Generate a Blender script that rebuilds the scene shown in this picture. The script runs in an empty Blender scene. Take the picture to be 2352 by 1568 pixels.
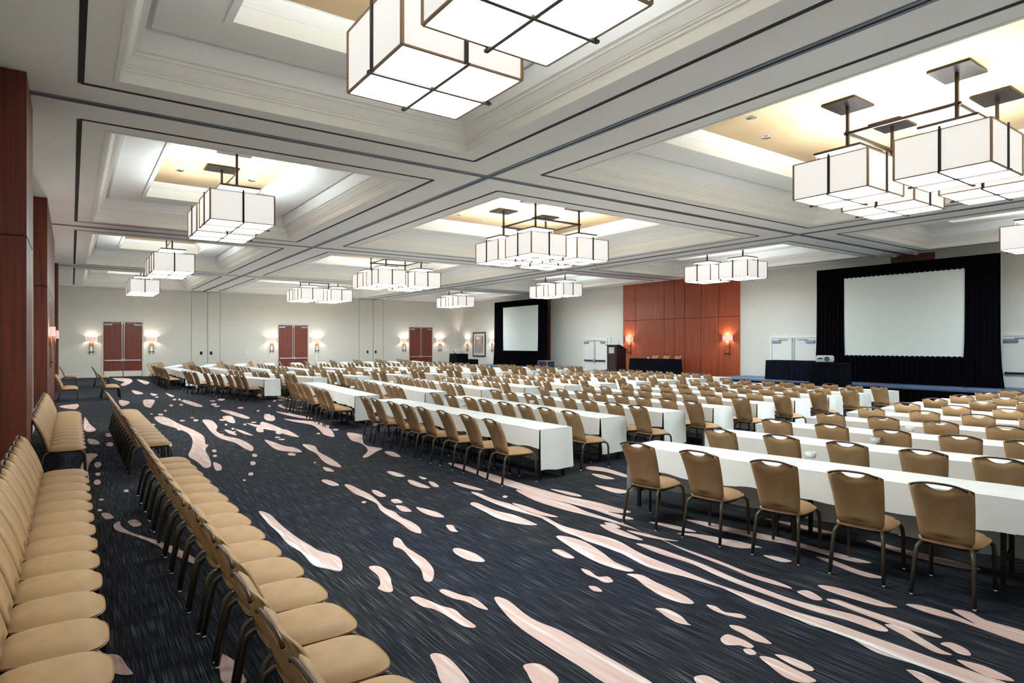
import bpy, bmesh, math, random
from mathutils import Vector, Matrix
random.seed(7)
R = math.radians
scene = bpy.context.scene
C = scene.collection
# ------------------------------------------------------------------ camera, world, exposure
CAM_H, YAW, FPX, HORIZON = 1.95, R(35.3), 1429.0, 791.0
cam_d = bpy.data.cameras.new('camera'); cam = bpy.data.objects.new('camera', cam_d); C.objects.link(cam)
cam.location = (0, 0, CAM_H); cam.rotation_euler = (R(90), 0, -YAW)
cam_d.sensor_width = 36; cam_d.lens = FPX/2352*36; cam_d.shift_y = (HORIZON-784)/2352; cam_d.clip_start = .05; cam_d.clip_end = 200
scene.camera = cam
world = bpy.data.worlds.new('world'); scene.world = world; world.use_nodes = True
world.node_tree.nodes['Background'].inputs[0].default_value = (.9, .95, 1, 1)
world.node_tree.nodes['Background'].inputs[1].default_value = .0
vs = scene.view_settings
vs.view_transform = 'Standard'; vs.look = 'None'; vs.gamma = 1; vs.use_curve_mapping = False; vs.exposure = 2.0
try:
    scene.cycles.use_denoising = True; scene.cycles.max_bounces = 5; scene.cycles.diffuse_bounces = 4; scene.cycles.glossy_bounces = 2; scene.cycles.transmission_bounces = 3; scene.cycles.caustics_reflective = False; scene.cycles.caustics_refractive = False; scene.cycles.use_adaptive_sampling = True; scene.cycles.adaptive_threshold = .08
    scene.cycles.sample_clamp_indirect = 6; scene.cycles.use_light_tree = True
except Exception: pass
SHADE_E, DIFF_E, UP_E = .175, 6.7, 9.0       # pendant shade sides, bottom diffuser, open top
SCONCE_W = 10.0

def un(px, py, z=0.0):                       # where a point of the room at height z stands
    dep = FPX*(CAM_H-z)/(py-HORIZON); lat = (px-1176)/FPX*dep
    return dep*math.sin(YAW)+lat*math.cos(YAW), dep*math.cos(YAW)-lat*math.sin(YAW)
def pr(x, y, z):
    dep = x*math.sin(YAW)+y*math.cos(YAW); lat = x*math.cos(YAW)-y*math.sin(YAW)
    if dep < .2: return None
    return 1176+FPX*lat/dep, HORIZON+FPX*(CAM_H-z)/dep
def in_view(x, y, z, m=120):
    p = pr(x, y, z)
    return p is not None and -m < p[0] < 2352+m and -m < p[1] < 1568+m

# ------------------------------------------------------------------ materials
def lin(r, g, b):
    f = lambda c: (c/255/12.92) if c/255 <= .04045 else ((c/255+.055)/1.055)**2.4
    return (f(r), f(g), f(b), 1)
class NT:
    def __init__(s, name):
        s.m = bpy.data.materials.new(name); s.m.use_nodes = True; s.n = s.m.node_tree.nodes; s.l = s.m.node_tree.links
        s.b = s.n['Principled BSDF']
    def node(s, t, **kw):
        n = s.n.new(t)
        for k, v in kw.items():
            if k in n.inputs: n.inputs[k].default_value = v
            else: setattr(n, k, v)
        return n
    def link(s, a, b): s.l.new(a, b)
def flat(name, col, rough=.6, metal=0, emit=None, es=0):
    t = NT(name); b = t.b
    b.inputs['Base Color'].default_value = col; b.inputs['Roughness'].default_value = rough; b.inputs['Metallic'].default_value = metal
    if emit: b.inputs['Emission Color'].default_value = emit; b.inputs['Emission Strength'].default_value = es
    return t.m
def noisy(name, stops, scale=(1, 1, 1), nscale=5, detail=3, rough=.7, coord='Object', bump=0, metal=0, bscale=None, spec=None):
    t = NT(name)
    tc = t.node('ShaderNodeTexCoord'); mp = t.node('ShaderNodeMapping'); mp.inputs['Scale'].default_value = scale
    nz = t.node('ShaderNodeTexNoise'); nz.inputs['Scale'].default_value = nscale; nz.inputs['Detail'].default_value = detail
    cr = t.node('ShaderNodeValToRGB')
    t.link(tc.outputs[coord], mp.inputs[0]); t.link(mp.outputs[0], nz.inputs[0]); t.link(nz.outputs[0], cr.inputs[0])
    e = cr.color_ramp.elements
    while len(e) < len(stops): e.new(.5)
    for el, (p, c) in zip(e, stops): el.position = p; el.color = c
    t.link(cr.outputs[0], t.b.inputs['Base Color']); t.b.inputs['Roughness'].default_value = rough; t.b.inputs['Metallic'].default_value = metal
    if spec is not None: t.b.inputs['Specular IOR Level'].default_value = spec
    if bump:
        bp = t.node('ShaderNodeBump'); bp.inputs['Strength'].default_value = bump; bp.inputs['Distance'].default_value = .01
        src = nz
        if bscale:
            src = t.node('ShaderNodeTexNoise'); src.inputs['Scale'].default_value = bscale; t.link(tc.outputs[coord], src.inputs[0])
        t.link(src.outputs[0], bp.inputs['Height']); t.link(bp.outputs[0], t.b.inputs['Normal'])
    return t.m
M = {}
def carpet():
    t = NT('carpet'); tc = t.node('ShaderNodeTexCoord')
    def nz(sc, scale, detail=2):
        mp = t.node('ShaderNodeMapping'); mp.inputs['Scale'].default_value = sc
        n = t.node('ShaderNodeTexNoise'); n.inputs['Scale'].default_value = scale; n.inputs['Detail'].default_value = detail
        t.link(tc.outputs['Object'], mp.inputs[0]); t.link(mp.outputs[0], n.inputs[0]); return n
    a = nz((1, .018, 1), 130, 4); c = nz((1, .3, 1), .55, 3)
    r1 = t.node('ShaderNodeValToRGB'); e = r1.color_ramp.elements
    e[0].position = .36; e[0].color = lin(17, 18, 27); e[1].position = .72; e[1].color = lin(98, 105, 112)
    m = e.new(.54); m.color = lin(40, 41, 46)
    r2 = t.node('ShaderNodeValToRGB'); e = r2.color_ramp.elements
    e[0].position = .4; e[0].color = (.74, .77, .98, 1); e[1].position = .62; e[1].color = (1.05, 1.0, .92, 1)
    t.link(a.outputs[0], r1.inputs[0]); t.link(c.outputs[0], r2.inputs[0])
    mx = t.node('ShaderNodeMix', data_type='RGBA', blend_type='MULTIPLY'); mx.inputs[0].default_value = 1
    t.link(r1.outputs[0], mx.inputs[6]); t.link(r2.outputs[0], mx.inputs[7])
    t.link(mx.outputs[2], t.b.inputs['Base Color']); t.b.inputs['Roughness'].default_value = .95; t.b.inputs['Specular IOR Level'].default_value = .15
    bp = t.node('ShaderNodeBump'); bp.inputs['Strength'].default_value = .35; bp.inputs['Distance'].default_value = .004
    t.link(a.outputs[0], bp.inputs['Height']); t.link(bp.outputs[0], t.b.inputs['Normal'])
    return t.m
M['carpet'] = carpet()
M['motif'] = noisy('carpet_motif', [(.36, lin(208, 172, 164)), (.55, lin(214, 187, 180)), (.68, lin(226, 216, 212))], (1, .06, 1), 24, 3, .95, spec=.1)
M['wall'] = noisy('vinyl_wall', [(.3, lin(207, 206, 199)), (.7, lin(218, 217, 210))], (40, 40, 1.2), 3, 3, .75)
M['ceil'] = noisy('ceiling_paint', [(.3, lin(240, 240, 239)), (.7, lin(244, 244, 243))], (1, 1, 1), .5, 2, .8)
M['cornice'] = flat('cornice_white', lin(246, 245, 241), .6)
M['beige'] = noisy('tray_beige', [(.3, lin(190, 160, 124)), (.7, lin(205, 176, 140))], (1, 1, 1), .8, 2, .8)
M['slot'] = flat('slot_black', lin(8, 8, 9), .7)
M['track'] = flat('track_metal', lin(104, 112, 126), .4, .6)
def wood(name, a, b, sc=(9, 9, .35), rough=.42):
    return noisy(name, [(.28, a), (.5, tuple((x+y)/2 for x, y in zip(a, b))), (.75, b)], sc, 2.2, 5, rough)
M['wood_r'] = wood('cherry_panel', lin(140, 58, 30), lin(176, 84, 48), (9, 9, .3))
M['wood_d'] = wood('dark_mahogany', lin(68, 24, 12), lin(118, 48, 26))
M['door'] = wood('mahogany_door', lin(88, 34, 24), lin(132, 60, 46), (14, 14, .25))
M['groove'] = flat('groove_dark', lin(40, 16, 10), .7)
M['steel'] = flat('brushed_steel', lin(205, 205, 205), .35, .8)
M['closer'] = flat('closer_grey', lin(150, 162, 178), .45, .5)
M['doorw'] = flat('door_white', lin(222, 224, 222), .5)
M['frame'] = flat('frame_cream', lin(214, 204, 190), .55)
M['base'] = flat('baseboard_white', lin(226, 222, 214), .5)
M['blackm'] = flat('black_metal', lin(20, 20, 22), .45, .3)
M['bronze'] = flat('bronze_metal', lin(84, 76, 66), .42, .55)
M['rail'] = flat('bronze_rail', lin(70, 48, 40), .35, .45)
M['underframe'] = flat('frame_dark', lin(38, 34, 32), .5, .4)
M['chrome'] = flat('chrome', lin(220, 222, 226), .15, 1)
M['pblack'] = flat('pendant_bronze', lin(52, 42, 38), .35, .6)
M['prim'] = flat('pendant_rim', lin(150, 122, 96), .4, .4)
M['pwhite'] = flat('pendant_white', lin(190, 184, 182), .6)
def shade(name, col, es):
    t = NT(name); t.b.inputs['Base Color'].default_value = (.5, .48, .46, 1); t.b.inputs['Roughness'].default_value = .9
    tc = t.node('ShaderNodeTexCoord'); n = t.node('ShaderNodeTexNoise'); n.inputs['Scale'].default_value = 60; n.inputs['Detail'].default_value = 2
    r = t.node('ShaderNodeValToRGB'); r.color_ramp.elements[0].color = tuple(c*.93 for c in col[:3])+(1,); r.color_ramp.elements[1].color = col
    t.link(tc.outputs['Object'], n.inputs[0]); t.link(n.outputs[0], r.inputs[0]); t.link(r.outputs[0], t.b.inputs['Emission Color'])
    t.b.inputs['Emission Strength'].default_value = es; return t.m
M['shade'] = shade('shade_linen', (.98, .965, .945, 1), SHADE_E)
M['diffuser'] = flat('diffuser', (.9, .9, .9, 1), .8, 0, (.87, 1, 1.03, 1), DIFF_E)
M['uplight'] = flat('uplight', (.9, .9, .9, 1), .8, 0, (.9, 1, 1.0, 1), UP_E)
M['sshade'] = flat('sconce_shade', (.62, .46, .42, 1), .8, 0, (1, .6, .52, 1), .14)
M['brass'] = flat('sconce_brass', lin(150, 112, 74), .35, .7)
M['cloth'] = noisy('white_linen', [(.3, lin(238, 240, 239)), (.7, lin(245, 246, 245))], (1, 1, 1), 3, 3, .85, bump=.35, bscale=5)
M['bcloth'] = noisy('navy_black_cloth', [(.3, lin(6, 7, 17)), (.7, lin(11, 12, 26))], (1, 1, 1), 4, 2, .9, spec=.12)
M['drape'] = noisy('black_velour', [(.3, lin(3, 3, 6)), (.7, lin(7, 7, 11))], (1, 1, .1), 6, 2, .95, spec=.06)
M['screen'] = flat('screen_fabric', lin(226, 236, 234), .8)
M['deck'] = noisy('stage_deck', [(.3, lin(70, 92, 128)), (.7, lin(92, 116, 152))], (1, 1, 1), 1.2, 2, .6)
M['lectern'] = wood('lectern_wood', lin(38, 20, 24), lin(58, 32, 34))
M['ceramic'] = flat('white_ceramic', lin(236, 238, 236), .3)
M['plastic'] = flat('projector_plastic', lin(206, 214, 222), .4)
M['lens'] = flat('lens_glass', lin(70, 84, 110), .1)
M['case'] = flat('case_blue', lin(30, 36, 58), .5)
M['artframe'] = flat('picture_frame', lin(62, 42, 32), .4)
M['mat'] = flat('picture_mat', lin(226, 222, 214), .7)
M['art'] = noisy('abstract_art', [(.36, lin(196, 196, 198)), (.46, lin(96, 100, 112)), (.52, lin(210, 210, 212)), (.62, lin(130, 40, 32))], (1, 9, .4), .8, 2, .5)
M['paper'] = flat('sign_plate', lin(200, 200, 204), .5)
def pane():
    t = NT('picture_glass'); tr = t.node('ShaderNodeBsdfTransparent'); gl = t.node('ShaderNodeBsdfGlossy'); gl.inputs['Roughness'].default_value = .03
    mx = t.node('ShaderNodeMixShader'); mx.inputs[0].default_value = .08
    t.link(tr.outputs[0], mx.inputs[1]); t.link(gl.outputs[0], mx.inputs[2]); t.link(mx.outputs[0], t.n['Material Output'].inputs[0]); return t.m
M['glass'] = pane()
def fabric(dark_mark=False):
    t = NT('chair_back_fabric' if dark_mark else 'chair_fabric'); tc = t.node('ShaderNodeTexCoord')
    n = t.node('ShaderNodeTexNoise'); n.inputs['Scale'].default_value = 7; n.inputs['Detail'].default_value = 4
    r = t.node('ShaderNodeValToRGB'); e = r.color_ramp.elements
    e[0].position = .3; e[0].color = lin(164, 129, 91); e[1].position = .7; e[1].color = lin(179, 144, 105)
    t.link(tc.outputs['Object'], n.inputs[0]); t.link(n.outputs[0], r.inputs[0])
    mp = t.node('ShaderNodeMapping'); mp.inputs['Location'].default_value = (0, 0, -.484/.03); mp.inputs['Scale'].default_value = (0, 1/.125, 1/.03)  # soft-edged darker ellipse, low in the middle of the backrest
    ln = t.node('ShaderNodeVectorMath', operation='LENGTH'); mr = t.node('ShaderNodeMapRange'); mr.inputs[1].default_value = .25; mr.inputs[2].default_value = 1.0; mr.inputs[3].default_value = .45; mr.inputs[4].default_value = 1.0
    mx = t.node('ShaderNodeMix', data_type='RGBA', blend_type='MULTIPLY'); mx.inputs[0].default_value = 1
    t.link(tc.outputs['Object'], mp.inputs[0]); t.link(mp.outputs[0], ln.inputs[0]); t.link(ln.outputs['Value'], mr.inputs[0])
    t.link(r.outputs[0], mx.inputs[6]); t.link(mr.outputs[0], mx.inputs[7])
    t.link((mx.outputs[2] if dark_mark else r.outputs[0]), t.b.inputs['Base Color']); t.b.inputs['Roughness'].default_value = .62; t.b.inputs['Specular IOR Level'].default_value = .35
    ck = t.node('ShaderNodeTexNoise'); ck.inputs['Scale'].default_value = 320
    bp = t.node('ShaderNodeBump'); bp.inputs['Strength'].default_value = .12; bp.inputs['Distance'].default_value = .003
    t.link(tc.outputs['Object'], ck.inputs[0]); t.link(ck.outputs[0], bp.inputs['Height']); t.link(bp.outputs[0], t.b.inputs['Normal'])
    return t.m
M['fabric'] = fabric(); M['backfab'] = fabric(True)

# ------------------------------------------------------------------ mesh helpers
class MB:
    def __init__(s): s.v = []; s.f = []; s.mi = []
    def face(s, idx, mi=0): s.f.append(idx); s.mi.append(mi)
    def quad(s, a, b, c, d, mi=0):
        n = len(s.v); s.v += [tuple(a), tuple(b), tuple(c), tuple(d)]; s.face((n, n+1, n+2, n+3), mi); return s
    def box(s, x0, x1, y0, y1, z0, z1, mi=0):
        n = len(s.v)
        s.v += [(x, y, z) for z in (z0, z1) for y in (y0, y1) for x in (x0, x1)]
        for q in ((0, 2, 3, 1), (4, 5, 7, 6), (0, 1, 5, 4), (2, 6, 7, 3), (0, 4, 6, 2), (1, 3, 7, 5)): s.face(tuple(n+i for i in q), mi)
        return s
    def tube(s, pts, r, n=8, mi=0, rz=None, cap=True):
        pts = [Vector(p) for p in pts]; k = len(pts); base = len(s.v); up = Vector((0, 0, 1)); prev = None
        for i, p in enumerate(pts):
            t = (pts[min(i+1, k-1)]-pts[max(i-1, 0)]).normalized()
            if prev is None:
                a = t.cross(up)
                if a.length < .05: a = t.cross(Vector((1, 0, 0)))
            else: a = prev-t*prev.dot(t)
            a.normalize(); prev = a; b = t.cross(a)
            rr = r[i] if isinstance(r, (list, tuple)) else r
            for j in range(n):
                an = 2*math.pi*(j+.5)/n
                s.v.append(tuple(p+a*math.cos(an)*rr+b*math.sin(an)*(rz or rr)))
        for i in range(k-1):
            for j in range(n):
                s.face((base+i*n+j, base+i*n+(j+1) % n, base+(i+1)*n+(j+1) % n, base+(i+1)*n+j), mi)
        if cap:
            s.face(tuple(base+j for j in reversed(range(n))), mi); s.face(tuple(base+(k-1)*n+j for j in range(n)), mi)
        return s
    def lathe(s, prof, c=(0, 0, 0), n=16, mi=0):
        base = len(s.v); k = len(prof)
        for r, z in prof:
            for j in range(n): an = 2*math.pi*j/n; s.v.append((c[0]+r*math.cos(an), c[1]+r*math.sin(an), c[2]+z))
        for i in range(k-1):
            for j in range(n): s.face((base+i*n+j, base+i*n+(j+1) % n, base+(i+1)*n+(j+1) % n, base+(i+1)*n+j), mi)
        s.face(tuple(base+j for j in reversed(range(n))), mi); s.face(tuple(base+(k-1)*n+j for j in range(n)), mi)
        return s
    def grid(s, fn, nu, nv, mi=0):
        base = len(s.v)
        for j in range(nv+1):
            for i in range(nu+1): s.v.append(tuple(fn(i/nu, j/nv)))
        for j in range(nv):
            for i in range(nu): a = base+j*(nu+1)+i; s.face((a, a+1, a+nu+2, a+nu+1), mi)
        return s
    def prism(s, pts, y0, y1, mi=0):          # outline in xz, extruded along y
        n = len(pts); base = len(s.v)
        s.v += [(x, y0, z) for x, z in pts]+[(x, y1, z) for x, z in pts]
        for i in range(n): s.face((base+i, base+(i+1) % n, base+n+(i+1) % n, base+n+i), mi)
        s.face(tuple(base+i for i in reversed(range(n))), mi); s.face(tuple(base+n+i for i in range(n)), mi)
        return s
    def mesh(s, name, mats, smooth=False, weld=False):
        me = bpy.data.meshes.new(name); me.from_pydata(s.v, [], s.f)
        for m in (mats if isinstance(mats, (list, tuple)) else [mats]): me.materials.append(M[m] if isinstance(m, str) else m)
        me.polygons.foreach_set('material_index', s.mi)
        bm = bmesh.new(); bm.from_mesh(me)
        if weld: bmesh.ops.remove_doubles(bm, verts=bm.verts, dist=1e-5)
        bmesh.ops.recalc_face_normals(bm, faces=bm.faces); bm.to_mesh(me); bm.free()
        if smooth: me.polygons.foreach_set('use_smooth', [True]*len(me.polygons))
        me.update(); return me
def link(name, me, parent=None, loc=None, rotz=None):
    o = bpy.data.objects.new(name, me); C.objects.link(o)
    if parent is not None: o.parent = parent
    if loc: o.location = loc
    if rotz is not None: o.rotation_euler = (0, 0, rotz)
    return o
def part(name, mb, mats, parent=None, smooth=False, weld=False, **k): return link(name, mb.mesh(name, mats, smooth, weld), parent, **k)
def tag(o, label, cat, group=None):
    o['label'] = label; o['category'] = cat
    if group: o['group'] = group
    return o
def struct(o): o['kind'] = 'structure'; return o
def empty(name, loc=(0, 0, 0), rz=0): return link(name, None, None, loc, rz)
def copy_tree(o, parent=None, skip=()):
    c = o.copy(); C.objects.link(c)
    if parent is not None: c.parent = parent
    for ch in o.children:
        if ch.name.split('.')[0] not in skip: copy_tree(ch, c, skip)
    return c
ORD = ['first', 'second', 'third', 'fourth', 'fifth', 'sixth', 'seventh', 'eighth', 'ninth', 'tenth', 'eleventh', 'twelfth', 'thirteenth', 'fourteenth', 'fifteenth',
       'sixteenth', 'seventeenth', 'eighteenth', 'nineteenth', 'twentieth']

# ------------------------------------------------------------------ room shell
XL, XR, YN, YF, ZC = -.72, 26.05, -.6, 44.3, 5.37
floor = struct(part('floor', MB().quad((XL, YN, 0), (XR, YN, 0), (XR, YF, 0), (XL, YF, 0)), 'carpet'))
# carpet motifs, traced on the floor
fA = lambda x, y: (600+x/2.613, 850+y/2.613)
fB = lambda x, y: (1350+x/2.347, 950+y/2.347)
fG = lambda x, y: (x/2.183, 850+y/2.183)
fP = lambda x, y: (x, y)
TR = [
(fA, '-15,848 50,865 120,930 210,1000 290,1050 350,1085 440,1110 480,1140 480,1205 400,1195 310,1170 240,1095 160,1045 100,975 40,920'),
(fA, '500,690 530,688 580,710 650,745 690,775 740,825 800,850 835,880 900,910 950,945 957,980 900,965 830,915 770,880 715,840 690,800 620,765 560,740'),
(fA, '800,1008 835,1015 870,1060 930,1100 990,1140 1035,1200 1025,1265 980,1262 960,1200 915,1150 850,1080 795,1055'),
(fA, '645,1185 690,1175 740,1195 775,1245 780,1275 790,1325 750,1332 700,1310 715,1285 700,1235'),
(fA, '1150,1075 1190,1070 1280,1100 1340,1140 1320,1152 1240,1140 1170,1105'),
(fA, '1070,1320 1110,1318 1200,1350 1280,1370 1340,1415 1360,1440 1300,1425 1230,1390 1150,1370 1085,1340'),
(fA, '895,1365 940,1360 1010,1385 1080,1415 1160,1437 1210,1480 1290,1540 1220,1540 1120,1480 1040,1437 970,1420 920,1390'),
(fP, '1135,1375 1165,1378 1220,1420 1290,1450 1370,1495 1450,1540 1500,1575 1405,1575 1330,1530 1250,1480 1180,1430'),
(fP, '1082,1131 1101,1133 1136,1147 1174,1158 1212,1175 1251,1187 1289,1206 1327,1217 1350,1223 1414,1240 1478,1274 1563,1308 1648,1342 1733,1370 1819,1402 1904,1427 1989,1457 2074,1487 2160,1517 2245,1546 2330,1578 2245,1578 2181,1555 2096,1525 2015,1500 1968,1474 1925,1453 1861,1436 1797,1406 1733,1387 1670,1355 1589,1329 1491,1304 1414,1265 1350,1244 1327,1233 1289,1219 1258,1196 1220,1183 1166,1168 1120,1150'),
(fA, '1255,800 1290,795 1400,840 1520,870 1620,910 1655,930 1560,925 1430,895 1340,850 1270,815'),
(fA, '1770,1000 1830,998 1940,1030 2040,1090 2120,1150 2235,1200 2180,1207 2040,1165 1930,1110 1850,1060'),
(fA, '1120,560 1200,565 1300,600 1440,640 1560,680 1700,720 1850,760 2000,790 2150,830 2220,852 2150,858 2080,850 2200,880 2235,895 2150,890 2000,840 1850,800 1700,765 1560,720 1400,670 1280,620'),
(fP, '1186,1127 1201,1127 1251,1143 1308,1158 1350,1176 1427,1201 1499,1231 1563,1257 1648,1287 1716,1314 1776,1333 1814,1348 1810,1351 1733,1329 1674,1304 1606,1278 1555,1257 1491,1227 1435,1208 1350,1184 1300,1172 1230,1150'),
(fB, '260,700 330,710 480,760 640,820 800,890 950,945 1100,1000 1250,1040 1420,1080 1560,1130 1620,1170 1560,1170 1400,1115 1200,1060 1000,990 850,935 700,875 560,810 400,760 300,720'),
(fB, '210,865 290,870 370,910 480,960 550,1000 570,1025 500,1020 400,985 310,930 260,890'),
(fB, '365,1050 430,1055 500,1090 540,1130 555,1142 490,1130 430,1100 390,1070'),
(fB, '640,1030 690,1040 740,1070 820,1080 855,1098 830,1104 760,1090 700,1070 660,1050'),
(fB, '765,1140 830,1150 920,1190 980,1230 985,1243 900,1225 830,1185 780,1160'),
(fB, '715,1215 750,1190 800,1205 850,1225 895,1255 870,1265 820,1250 785,1250 740,1245'),
(fB, '840,1270 880,1270 910,1295 880,1302 850,1290'),
(fB, '1010,1298 1080,1310 1180,1350 1220,1380 1180,1388 1090,1350 1030,1315'),
(fB, '925,1310 1000,1320 1100,1370 1200,1420 1230,1445 1150,1451 1060,1420 980,1360'),
(fB, '575,1420 640,1413 720,1455 760,1480 650,1480 590,1455'),
(fB, '1720,1380 1790,1395 1880,1440 1940,1475 1850,1475 1740,1400'),
(fB, '1990,1330 2060,1340 2160,1370 2300,1440 2200,1430 2090,1390'),
(fB, '1240,925 1330,935 1470,975 1600,1020 1670,1045 1580,1040 1430,1000 1290,955'),
(fB, '1130,958 1190,955 1265,1000 1220,1005 1150,975'),
(fB, '1285,1003 1350,1005 1450,1040 1600,1090 1750,1140 1900,1200 1880,1208 1730,1165 1560,1110 1400,1050'),
(fB, '1715,1030 1800,1035 1960,1080 2090,1135 1965,1058 2060,1070 2150,1115 2370,1180 2370,1245 2200,1190 2000,1120 1850,1080'),
(fB, '1600,1138 1700,1150 1800,1210 1900,1270 1965,1302 1880,1290 1780,1240 1700,1195'),
(fB, '1900,1240 1960,1235 2040,1270 2065,1305 2000,1295 1950,1265'),
(fB, '1500,685 1560,690 1700,730 1850,765 2000,800 2120,838 2050,840 1900,810 1750,770 1600,725'),
(fB, '520,570 640,585 800,620 1000,660 1150,700 1300,740 1450,780 1530,805 1440,800 1280,760 1100,710 900,670 700,625'),
(fB, '480,645 600,650 760,680 900,720 820,725 700,700 580,665'),
(fB, '330,585 400,590 520,615 585,638 500,630 400,605'),
(fB, '720,675 800,685 940,722 860,715'), (fB, '945,765 1010,770 1100,795 1040,800'),
(fB, '1230,772 1320,790 1450,840 1600,885 1500,880 1360,830'), (fB, '950,565 1050,580 1200,610 1340,645 1240,640 1080,600'),
(fB, '65,600 120,605 220,645 300,682 220,670 120,635'), (fB, '210,630 280,640 400,670 490,688 400,680 280,655'),
(fB, '88,588 140,592 178,615 130,612'), (fB, '0,285 80,290 210,330 210,345 100,315 0,300'), (fB, '20,325 80,330 145,352 80,350'),
(fB, '40,385 130,400 230,420 170,430 90,410'), (fB, '5,930 50,935 78,960 30,955'),
(fA, '755,608 800,610 865,635 820,640 770,622'), (fA, '880,660 920,665 1015,705 960,705 900,685'), (fA, '1005,668 1040,675 1068,700 1030,698'),
(fA, '945,638 995,650 970,655'), (fA, '365,658 410,660 468,688 430,695 375,675'), (fA, '665,720 700,725 750,755 710,760 675,740'),
(fA, '778,778 820,775 848,795 800,798'), (fA, '810,812 860,818 903,848 850,848 820,830'), (fA, '930,822 990,835 1060,855 1098,883 1030,878 960,850'),
(fA, '1112,930 1150,932 1165,955 1180,970 1140,968 1115,945'), (fA, '1150,672 1220,685 1335,718 1280,718 1190,695'),
(fA, '1505,797 1600,820 1680,850 1780,880 1730,880 1640,860 1560,830'), (fA, '1745,1078 1800,1080 1880,1125 1830,1128 1770,1100'),
(fA, '1920,1192 1970,1205 2020,1240 2080,1240 2112,1270 2060,1275 2010,1250 1950,1225'), (fA, '1968,1298 2010,1300 2045,1330 2000,1325'),
(fA, '248,445 320,455 345,490 400,520 450,550 480,582 420,572 370,545 330,500 280,475'), (fA, '370,582 410,588 438,608 390,605'),
(fA, '20,418 70,430 140,455 200,465 245,492 180,490 100,480 50,450'), (fA, '165,500 200,500 205,512 175,512'),
(fA, '515,378 560,378 620,395 610,430 640,455 725,470 690,490 640,520 608,522 640,480 600,440 540,420'), (fA, '740,490 790,490 838,520 780,515'),
(fA, '85,248 160,258 300,285 280,293 160,272'), (fA, '135,292 220,300 330,310 400,335 440,398 380,388 345,355 300,328 200,310'),
(fA, '20,275 60,272 78,300 50,305 22,295'), (fA, '0,310 40,318 130,355 80,355 30,340'), (fA, '90,362 150,370 200,385 150,385'),
(fA, '1735,715 1800,722 1900,745 1920,760 1840,748'),
(fG, '775,235 830,235 900,270 970,300 1020,330 1030,370 1045,375 1030,400 1050,440 1058,480 1025,490 990,460 945,430 960,390 965,350 940,315 880,290 800,265'),
(fG, '1015,250 1060,252 1090,280 1085,305 1130,330 1200,345 1265,380 1265,405 1230,395 1180,365 1100,340 1060,310 1035,280'),
(fG, '1105,200 1160,205 1248,235 1230,243 1150,220'), (fG, '1115,235 1160,230 1180,262 1150,262'), (fG, '1325,230 1370,228 1378,250 1335,250'),
(fG, '1235,265 1300,275 1310,262 1380,290 1440,300 1500,335 1440,325 1380,305 1300,290'), (fG, '1125,298 1160,305 1188,325 1150,318'),
(fG, '1178,295 1220,305 1270,328 1220,318'), (fG, '1285,290 1315,290 1320,310 1290,308'), (fG, '720,150 770,148 775,160 755,185 725,180'),
(fG, '905,152 960,160 1015,182 980,182 930,165'), (fG, '665,102 690,105 718,118 680,120'), (fG, '1070,462 1105,475 1110,500 1080,500'),
(fG, '570,775 600,758 610,785 660,815 740,840 830,870 920,910 1000,960 1000,980 920,950 840,910 770,870 680,835 600,810 575,795'),
(fG, '640,760 680,750 710,775 670,785'), (fG, '510,718 545,718 570,740 535,748 515,735'),
(fG, '425,420 490,422 455,460 440,500 445,540 430,600 400,590 400,500 420,450'), (fG, '425,235 450,270 480,300 440,310 420,290'),
(fG, '535,1430 600,1435 640,1490 665,1525 600,1528 540,1500'), (fG, '1075,1420 1130,1430 1200,1480 1220,1530 1230,1568 1120,1568 1100,1500'),
(fG, '440,345 480,350 500,370 450,370'), (fG, '600,150 650,160 620,180 600,170'), (fG, '300,180 390,170 380,195 320,190'),
(fP, '988,1505 1010,1502 1040,1520 1080,1575 1020,1575 1000,1530'), (fP, '1203,1528 1240,1526 1280,1555 1275,1575 1230,1575 1210,1545'),
(fP, '260,868 295,869 304,876 286,886 277,883 286,877 268,873'), (fP, '315,871 342,877 336,883 324,878'), (fP, '303,896 315,898 329,903 315,905 306,902'),
(fP, '345,903 362,906 352,909'), (fP, '380,902 400,909 392,911'), (fP, '420,918 440,922 466,932 450,931 430,925'),
]
CIR = [(fA, 617, 793, 16, 7), (fA, 1463, 760, 17, 7), (fA, 322, 555, 9, 4), (fG, 1277, 428, 14, 9), (fG, 1268, 467, 14, 10), (fG, 1258, 521, 15, 8), (fG, 1225, 552, 9, 4),
       (fG, 850, 375, 16, 9), (fG, 1075, 405, 13, 7), (fG, 1078, 430, 12, 6), (fG, 500, 703, 12, 6), (fG, 508, 650, 14, 6), (fG, 633, 606, 14, 7), (fG, 488, 562, 20, 14),
       (fG, 492, 522, 14, 8), (fG, 490, 475, 20, 14), (fG, 550, 372, 18, 12), (fG, 545, 325, 18, 10), (fG, 1460, 422, 18, 8), (fG, 1400, 312, 20, 9)]
for k in range(46):                                                  # the speckle between the streaks further back
    CIR.append((fP, random.uniform(330, 820), random.uniform(905, 1010), random.uniform(3, 9), random.uniform(1.3, 2.6)))
mo = MB()
def smooth_poly(P2, sub=4):
    n = len(P2); out = []
    for i in range(n):
        p0, p1, p2, p3 = (P2[(i+k) % n] for k in (-1, 0, 1, 2))
        for j in range(sub):
            t = j/sub
            out.append(tuple(.5*((2*b)+(-a+c)*t+(2*a-5*b+4*c-d)*t*t+(-a+3*b-3*c+d)*t**3) for a, b, c, d in zip(p0, p1, p2, p3)))
    return out
def motif(P2, z=.003):
    b = len(mo.v); mo.v += [(x, y, z) for x, y in P2]; mo.face(tuple(range(b, b+len(P2))))
zz = 0
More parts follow.
